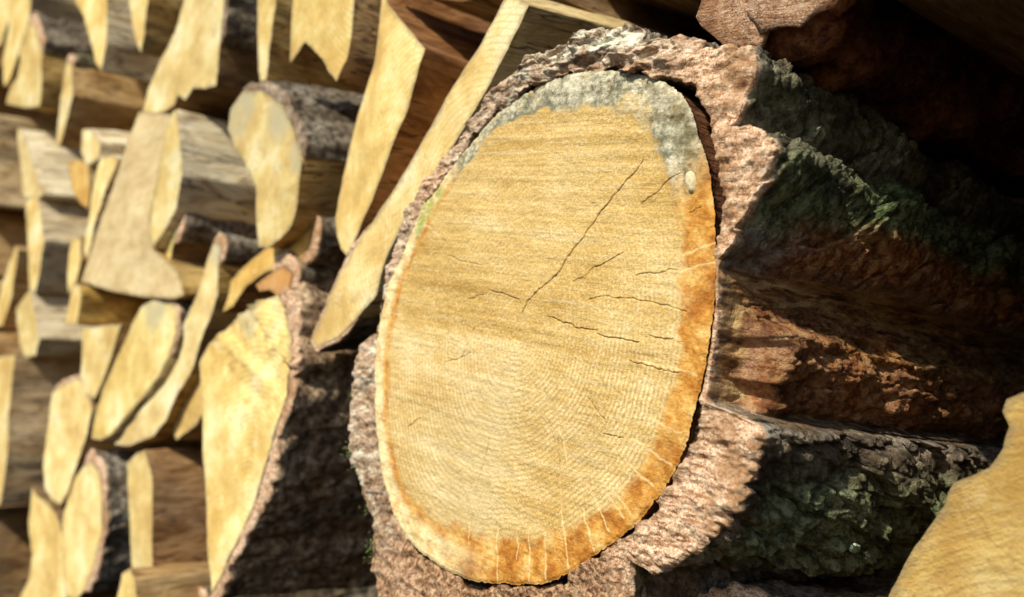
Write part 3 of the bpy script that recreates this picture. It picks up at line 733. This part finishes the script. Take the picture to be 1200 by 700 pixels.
# --- far left, upper
fw('thin bright wedge cut off by the left picture edge at the very top', [(-30,-60),(8,-60),(14,0),(10,25),(2,52),(-30,70)], w=.01)
fw('narrow yellow splinter standing between the top left corner wedge and a notched block', [(16,-60),(34,-60),(38,-10),(33,25),(22,60),(12,95),(4,102),(2,70),(10,35)], w=0)
fw('yellow block with notched lower edge and dark bark on top, near the top left corner', [(30,32),(38,26),(46,45),(51,62),(50,90),(46,124),(30,127),(8,122),(14,100),(22,92),(24,70),(20,60)], w=0, side=OL, bark=[(0,3)], bth=.012, silver=.5, vp=(1865,380))
fw('long pale piece ending in a sharp downward point below the top edge, left part', [(70,-70),(128,-70),(127,0),(124,50),(119,84),(111,72),(106,48),(98,20),(88,0)], w=-.01, side=GR)
fw('olive sided block with a slim bright end beside the pointed piece at the top', [(146,-70),(180,-70),(174,0),(169,40),(165,62),(158,46),(152,10)], w=.0, side=OL)
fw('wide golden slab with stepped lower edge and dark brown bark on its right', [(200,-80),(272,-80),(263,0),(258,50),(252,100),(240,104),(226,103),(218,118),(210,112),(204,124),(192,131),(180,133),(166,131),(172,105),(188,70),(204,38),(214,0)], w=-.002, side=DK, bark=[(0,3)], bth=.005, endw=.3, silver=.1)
fw('slim piece under grey mossy bark, below the pointed piece', [(78,72),(84,76),(85,112),(78,145),(71,172),(66,168),(69,130),(73,95)], w=0, side=BR, bark=[(0,1)], bth=.010, moss=.6, vp=(1865,460))
fw('tiny block with grey top between the mossy slim piece and the long grey beam', [(97,152),(106,151),(118,168),(116,186),(101,195),(96,180)], w=0, side=GR, vp=(1865,380))
fw('brown grained plank side at the left picture edge, above the middle', [(-90,128),(-20,130),(-24,190),(-22,238),(-90,240)], w=-.02, side=(1,.9,.75,.6))
fw('small yellow end under a pale sloping top near the left edge', [(20,150),(26,152),(38,190),(50,228),(42,234),(27,231),(24,200)], w=0, side=GR, vp=(1865,440))
fw('small deep orange end squeezed left of the white topped sliver', [(80,192),(92,186),(104,192),(107,215),(103,245),(93,238),(84,222)], w=.008, tint=(1,.82,.6))
fw('whitish weathered sliver with a lit top left of the long grey beam', [(119,184),(133,181),(139,186),(124,222),(113,262),(104,302),(99,298),(104,255),(110,215)], w=0, side=PL, tint=(1.1,1.1,1.15), vp=(1865,420))
fw('long grey weathered beam with a crack across and an olive underside', [(164,131),(200,134),(192,180),(181,225),(176,262),(180,292),(206,318),(216,345),(206,350),(165,348),(130,341),(94,330),(104,300),(118,255),(136,205),(152,165)], w=-.008, tint=(1,.96,.92,.35), side=OL)
fw('splintered whitish piece with torn side right of the long grey beam', [(202,131),(208,128),(212,165),(213,205),(205,245),(188,278),(180,291),(174,270),(178,235),(187,190),(195,155)], w=-.010, side=PL, vp=(1865,520))
fw('knotty dark chunk with a ragged grey edge below the splintered whitish piece', [(204,248),(212,243),(213,262),(206,285),(200,310),(193,300),(196,272)], w=.0, side=DK, tint=(.8,.85,.8), bark=[(0,3)], bth=.008, silver=.5)
# --- top middle
fw('tall bright sliver with an olive side, right of the wide golden slab', [(303,-80),(330,-80),(323,0),(316,55),(309,106),(303,104),(301,50),(302,0)], w=-.004, side=OL, vp=(1865,560))
fw('broad golden end whose lower edge is a deep zigzag, at the top', [(346,-80),(424,-80),(413,0),(410,40),(405,70),(395,96),(384,84),(375,68),(366,58),(358,50),(350,62),(339,73),(341,40),(345,0)], w=-.012, side=BR, vp=(1865,500))
fw('golden wedge with a grey weathered crown, under grey bark', [(285,107),(306,106),(330,124),(344,150),(356,186),(352,215),(348,240),(340,264),(327,280),(315,290),(304,290),(301,250),(299,218),(286,190),(274,172),(267,152),(271,128)], w=-.012, side=OL, bark=[(0,4)], bth=.007, silver=.9, vp=(1865,330), weather=[(280,125,.035),(330,130,.03),(352,180,.018)], endw=.35)
fw('large pale slab folded along a ridge and ending in a rounded tip', [(442,-40),(452,4),(470,24),(500,58),(490,92),(478,125),(462,165),(450,200),(436,235),(420,268),(408,288),(398,299),(387,290),(379,274),(375,254),(380,222),(386,195),(400,150),(416,110),(432,70),(438,25)], w=-.010, side=(.62,.38,.25), ridge=((455,10),(425,240),.25), rough=.001)
fw('very long narrow pale strip slanting behind the large round log', [(596,-10),(622,8),(606,40),(585,82),(560,128),(535,165),(512,200),(490,232),(470,262),(455,296),(442,345),(420,372),(398,396),(372,408),(364,398),(378,372),(392,338),(408,304),(432,264),(462,218),(492,168),(522,115),(556,64)], w=-.014, side=(1.2,1.1,.8,.45), vp=(1865,330), tint=(1.02,1,1), bark=[(11,18)], bth=.0025)  # side tint raised to stand in for light that misses this side
# --- middle
fw('rusty golden piece with pinkish bark rim below the golden wedge', [(272,330),(298,302),(322,284),(346,272),(366,268),(362,288),(352,305),(334,312),(312,320),(292,334),(274,360),(262,366)], w=.004, tint=(1,.86,.62), side=DK, bark=[(2,6)], bth=.011, vp=(1865,400), silver=.5)
fw('small bark covered stub with a pink end above the big half round log', [(320,317),(332,312),(342,320),(340,340),(330,352),(322,345),(314,340),(304,342),(300,334)], w=-.002, tint=(.9,.62,.48), side=DK, bark=[(0,4)], bth=.009, silver=.7, vp=(1865,400))
fw('thin curved strip with blue grey tip left of the rusty golden piece', [(250,284),(260,288),(256,310),(255,345),(246,375),(236,402),(222,440),(208,466),(196,492),(178,512),(150,523),(134,521),(150,500),(172,470),(192,430),(212,392),(232,345),(240,310)], w=.002, side=OL, weather=[(256,292,.02)], bark=[(0,2)], bth=.009, silver=.6, vp=(1865,420))
rl('pale oval end with greyish rim leaning left of the thin curved strip', [(182,350),(198,354),(206,366),(205,392),(198,418),(186,442),(168,464),(150,484),(132,508),(118,516),(108,514),(112,486),(124,452),(138,418),(154,382),(166,360)], w=-.004, tint=(1.05,1.08,1.08), side=GR, weather=[(182,358,.03)], bark=[(0,4)], bth=.004, silver=.9, vp=(1865,440))
fw('small pointed piece between the thin curved strip and the big half round log', [(236,432),(243,440),(243,478),(232,496),(216,508),(207,516),(203,508),(206,482),(218,456)], w=.012, side=OL, tint=(1,.92,.85))
rl('big half round log with fanned splinter grooves at its top and thick dark bark', [(300,353),(322,345),(329,356),(334,385),(337,420),(334,462),(326,500),(312,545),(298,588),(280,632),(264,668),(249,697),(245,650),(240,595),(237,540),(236,480),(235,425),(246,402),(262,384),(280,368)], w=-.020, side=DK, bark=[(1,11)], bth=.010, moss=.15, silver=1.3, rust=.3, crag=1.6, btint=(1.9,1.6,1.3), L=.34, vp=(1865,560), weather=[(290,370,.02)], rough=.001, groove=((420,560),(300,390),.08,.0045))  # bark tint and silver raised to offset the large log's shadow
# --- left middle
fw('block with a greyish white lit top and shaded brown side, left of the grey beam', [(32,236),(43,230),(52,282),(42,343),(34,340),(32,290)], w=0, side=(1,.96,.9,.3), vp=(1865,400))
fw('yellow blade shaped end below the brown grained plank at the left edge', [(4,330),(18,288),(22,292),(14,345),(4,382),(-6,384),(-4,356)], w=0, side=BR)
fw('second block down with a pale lit top, under the greyish white topped one', [(18,362),(30,346),(37,340),(46,398),(40,417),(30,420),(22,404)], w=0, side=(1,.96,.9,.35), vp=(1865,420))
fw('thin bright sliver against the left end of the grey beam', [(84,282),(95,278),(96,305),(90,332),(80,346),(82,310)], w=.004, side=BR)
fw('yellow piece hanging just under the olive underside of the grey beam', [(95,384),(118,382),(142,380),(134,405),(122,440),(110,468),(100,462),(94,436)], w=-.008, side=BR)
fw('thick block with a torn brown side at the left edge, below the middle', [(-40,428),(0,418),(18,415),(12,470),(8,530),(0,592),(-40,592)], w=-.008, side=(1,.86,.72,.55), vp=(1865,470))
fw('yellow slanting end right of the thick block with the torn brown side', [(62,462),(76,450),(94,442),(104,458),(106,482),(100,512),(90,545),(80,578),(72,592),(62,586),(52,572),(50,545),(54,505)], w=-.006, side=BR, bark=[(0,3)], bth=.004, silver=.6)
# --- left bottom
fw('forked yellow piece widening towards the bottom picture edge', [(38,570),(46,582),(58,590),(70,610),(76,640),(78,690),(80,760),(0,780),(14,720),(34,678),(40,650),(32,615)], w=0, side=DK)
rl('slender round log with a pale oval end and grey bark, in the bottom left', [(98,546),(108,542),(117,555),(121,585),(119,625),(112,662),(100,692),(88,704),(79,698),(74,676),(73,640),(76,600),(84,565)], w=-.004, tint=(1.08,1.08,1.02), side=DK, bark=[(0,6)], bth=.009, silver=.9, vp=(1865,520), moss=.1)
fw('upright yellow board end with a brown side, between the slender and the half round log', [(148,543),(160,531),(170,527),(178,560),(180,600),(179,650),(178,760),(158,760),(156,700),(152,640),(149,590)], w=-.004, side=(.62,.46,.36), vp=(1865,540))
fw('stubby light end peeking over the bottom edge left of the upright board', [(142,672),(152,666),(158,680),(160,760),(132,760),(138,700)], w=-.03, side=BR)
fw('dark brown block at the bottom left corner', [(-90,598),(-30,598),(-26,650),(-26,760),(-90,760)], w=-.01, side=DK)
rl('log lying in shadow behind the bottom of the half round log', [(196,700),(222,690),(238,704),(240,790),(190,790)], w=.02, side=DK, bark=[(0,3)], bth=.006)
# --- right
rl('crumbly bark ended log directly above the large round log', [(790,-150),(846,-110),(858,-60),(860,-24),(868,-10),(876,-36),(882,-36),(890,-14),(902,-4),(914,-10),(926,-30),(928,-60),(920,-110),(915,-180),(870,-300),(760,-340),(640,-240)], w=-.02, vp=(1865,600), side=DK, tint=(.8,.6,.5), bark=[(0,12)], bth=.017, moss=.1, silver=.0, rust=.6, L=.6, endw=.6, crag=2.2, btint=(.62,.45,.34))  # bark tint lowered: the corner's deep shade is put into the colour
fw('big pale split face cut off by the bottom right picture corner', [(1232,440),(1200,460),(1180,468),(1175,482),(1184,500),(1176,526),(1160,548),(1138,558),(1118,566),(1108,590),(1086,622),(1060,660),(1040,700),(985,800),(1200,860),(1460,760),(1500,560),(1360,430)], w=.004, vp=(1865,560), side=DK, tint=(.80,.73,.64), tilt=(-.06,.20), L=.5, rough=.0016, relief=.25)
# --- pieces just outside the picture that close the stack; some are added to block light
fw('shaded piece resting above the crumbly bark ended log', [(600,-20),(560,-120),(600,-230),(700,-120),(800,-55),(835,-20),(838,-14),(800,-10),(740,-18),(680,-26)], w=.06, side=DK, vp=(1865,500), L=.5)
fw('split piece coloured dark for shadow behind the top of the slanting strip', [(462,-16),(520,-60),(600,-70),(610,-20),(580,-8),(540,2),(520,0),(500,-4),(480,-10)], w=-.005, side=DK, tint=(.42,.26,.16), vp=(1865,500))  # end colour darkened so that it looks shadowed
rl('added bark covered log blocking light outside the right picture edge', [(1285,-200),(1420,-330),(1700,-260),(1850,20),(1760,330),(1560,420),(1380,400),(1290,300),(1255,100)], w=.0, side=DK, bark=[(0,9)], bth=.008, L=.6, vp=(1865,560))  # unseen log, added to keep light off the large log's side
rl('added wide log casting shade from outside the top right picture corner', [(960,-70),(965,-180),(950,-330),(1120,-520),(1300,-620),(1560,-560),(1600,-380),(1420,-345),(1270,-215),(1240,-50),(1130,-40),(1040,-46)], w=-.035, side=DK, L=.6, vp=(1865,560))  # unseen log, added and pushed forward to shade the bark ended log
rl('log under the large round log, below the picture', [(720,770),(790,730),(880,715),(960,760),(975,830),(900,980),(700,1000),(560,900),(600,800)], w=.01, side=DK, L=.6, vp=(1865,560), bark=[(0,3)], bth=.01)

for k_, (x0, y0, x1, y1, lb) in enumerate([(-190,-160,-36,-40,'topmost of the pieces outside the left picture edge'),(-190,-40,-34,60,'piece beyond the left edge at the height of the narrow splinter'),
    (-190,60,-92,128,'piece beyond the left edge just above the brown plank'),(-210,128,-92,240,'piece beyond the left edge behind the brown plank'),(-190,240,-10,328,'piece beyond the left edge below the brown plank'),
    (-190,386,-8,426,'flat piece beyond the left edge above the thick torn block'),(-190,328,-8,386,'piece beyond the left edge behind the blade shaped end'),(-190,428,-42,592,'piece beyond the left edge behind the thick torn block'),(-190,594,-92,780,'lowest piece beyond the left edge')]):
    fw(lb, [(x0,y0+6),(x1-4,y0),(x1,y0+8),(x1-1,y1-5),(x1-10,y1),(x0,y1-4)], w=.01, side=BR, L=.35)

fw('olive shaded board tucked under the foot of the long grey beam', [(77,381),(85,336),(93,332),(96,345),(92,381)], w=-.012, side=(1.1,.98,.5), vp=(1865,440))

rl('thick log lying deep behind the crumbly bark ended log, coloured dark to fill a gap', [(900,-260),(1150,-420),(1480,-330),(1620,20),(1480,330),(1180,420),(960,330),(860,40)], w=.40, side=DK, tint=(.3,.2,.15), L=.3, vp=(1865,560))  # added to stop sky showing through; dark end colour stands in for shade
# ------------------------------------------------------------------ light, camera
w = bpy.data.worlds.new('World'); SC.world = w; w.use_nodes = True
nt = w.node_tree; bg = nt.nodes['Background']; sky = nt.nodes.new('ShaderNodeTexSky'); sky.sky_type = 'NISHITA'; sky.sun_disc = False
# the sun stands in front of the sawn ends, high and slightly left of them
ELEV = math.radians(42); OFF = math.radians(-15)
n2 = -W*math.cos(OFF)-R*math.sin(OFF)
sd = np.array([n2[0]*math.cos(ELEV), n2[1]*math.cos(ELEV), math.sin(ELEV)])
sky.sun_elevation = ELEV; sky.sun_rotation = math.atan2(sd[0], sd[1])
nt.links.new(sky.outputs[0], bg.inputs[0]); bg.inputs[1].default_value = .11
ld = bpy.data.lights.new('sun', 'SUN'); ld.energy = 4.8; ld.angle = math.radians(2.5); ld.color = (1, .94, .76)
lo_ = bpy.data.objects.new('sun', ld); COL.objects.link(lo_); lo_.rotation_euler = Vector(sd).to_track_quat('Z', 'Y').to_euler(); lo_.location = (0, -2, 4)
cd = bpy.data.cameras.new('camera'); cam = bpy.data.objects.new('camera', cd); COL.objects.link(cam)
cam.location = C0; cam.rotation_euler = (math.pi/2+PITCH, 0, 0)
cd.lens = 36*F/1200; cd.sensor_width = 36; cd.clip_start = .01; cd.clip_end = 100
cd.dof.use_dof = True; fp = onplane(700, 380, PW)-C0
cd.dof.focus_distance = float(fp.dot(np.array([0, math.cos(PITCH), math.sin(PITCH)])))
cd.dof.aperture_fstop = cd.lens/4.3
SC.camera = cam
SC.view_settings.view_transform = 'Standard'; SC.view_settings.look = 'None'; SC.view_settings.exposure = 0; SC.view_settings.gamma = 1
SC.cycles.max_bounces = 6; SC.cycles.diffuse_bounces = 4
SC.cycles.use_denoising = True
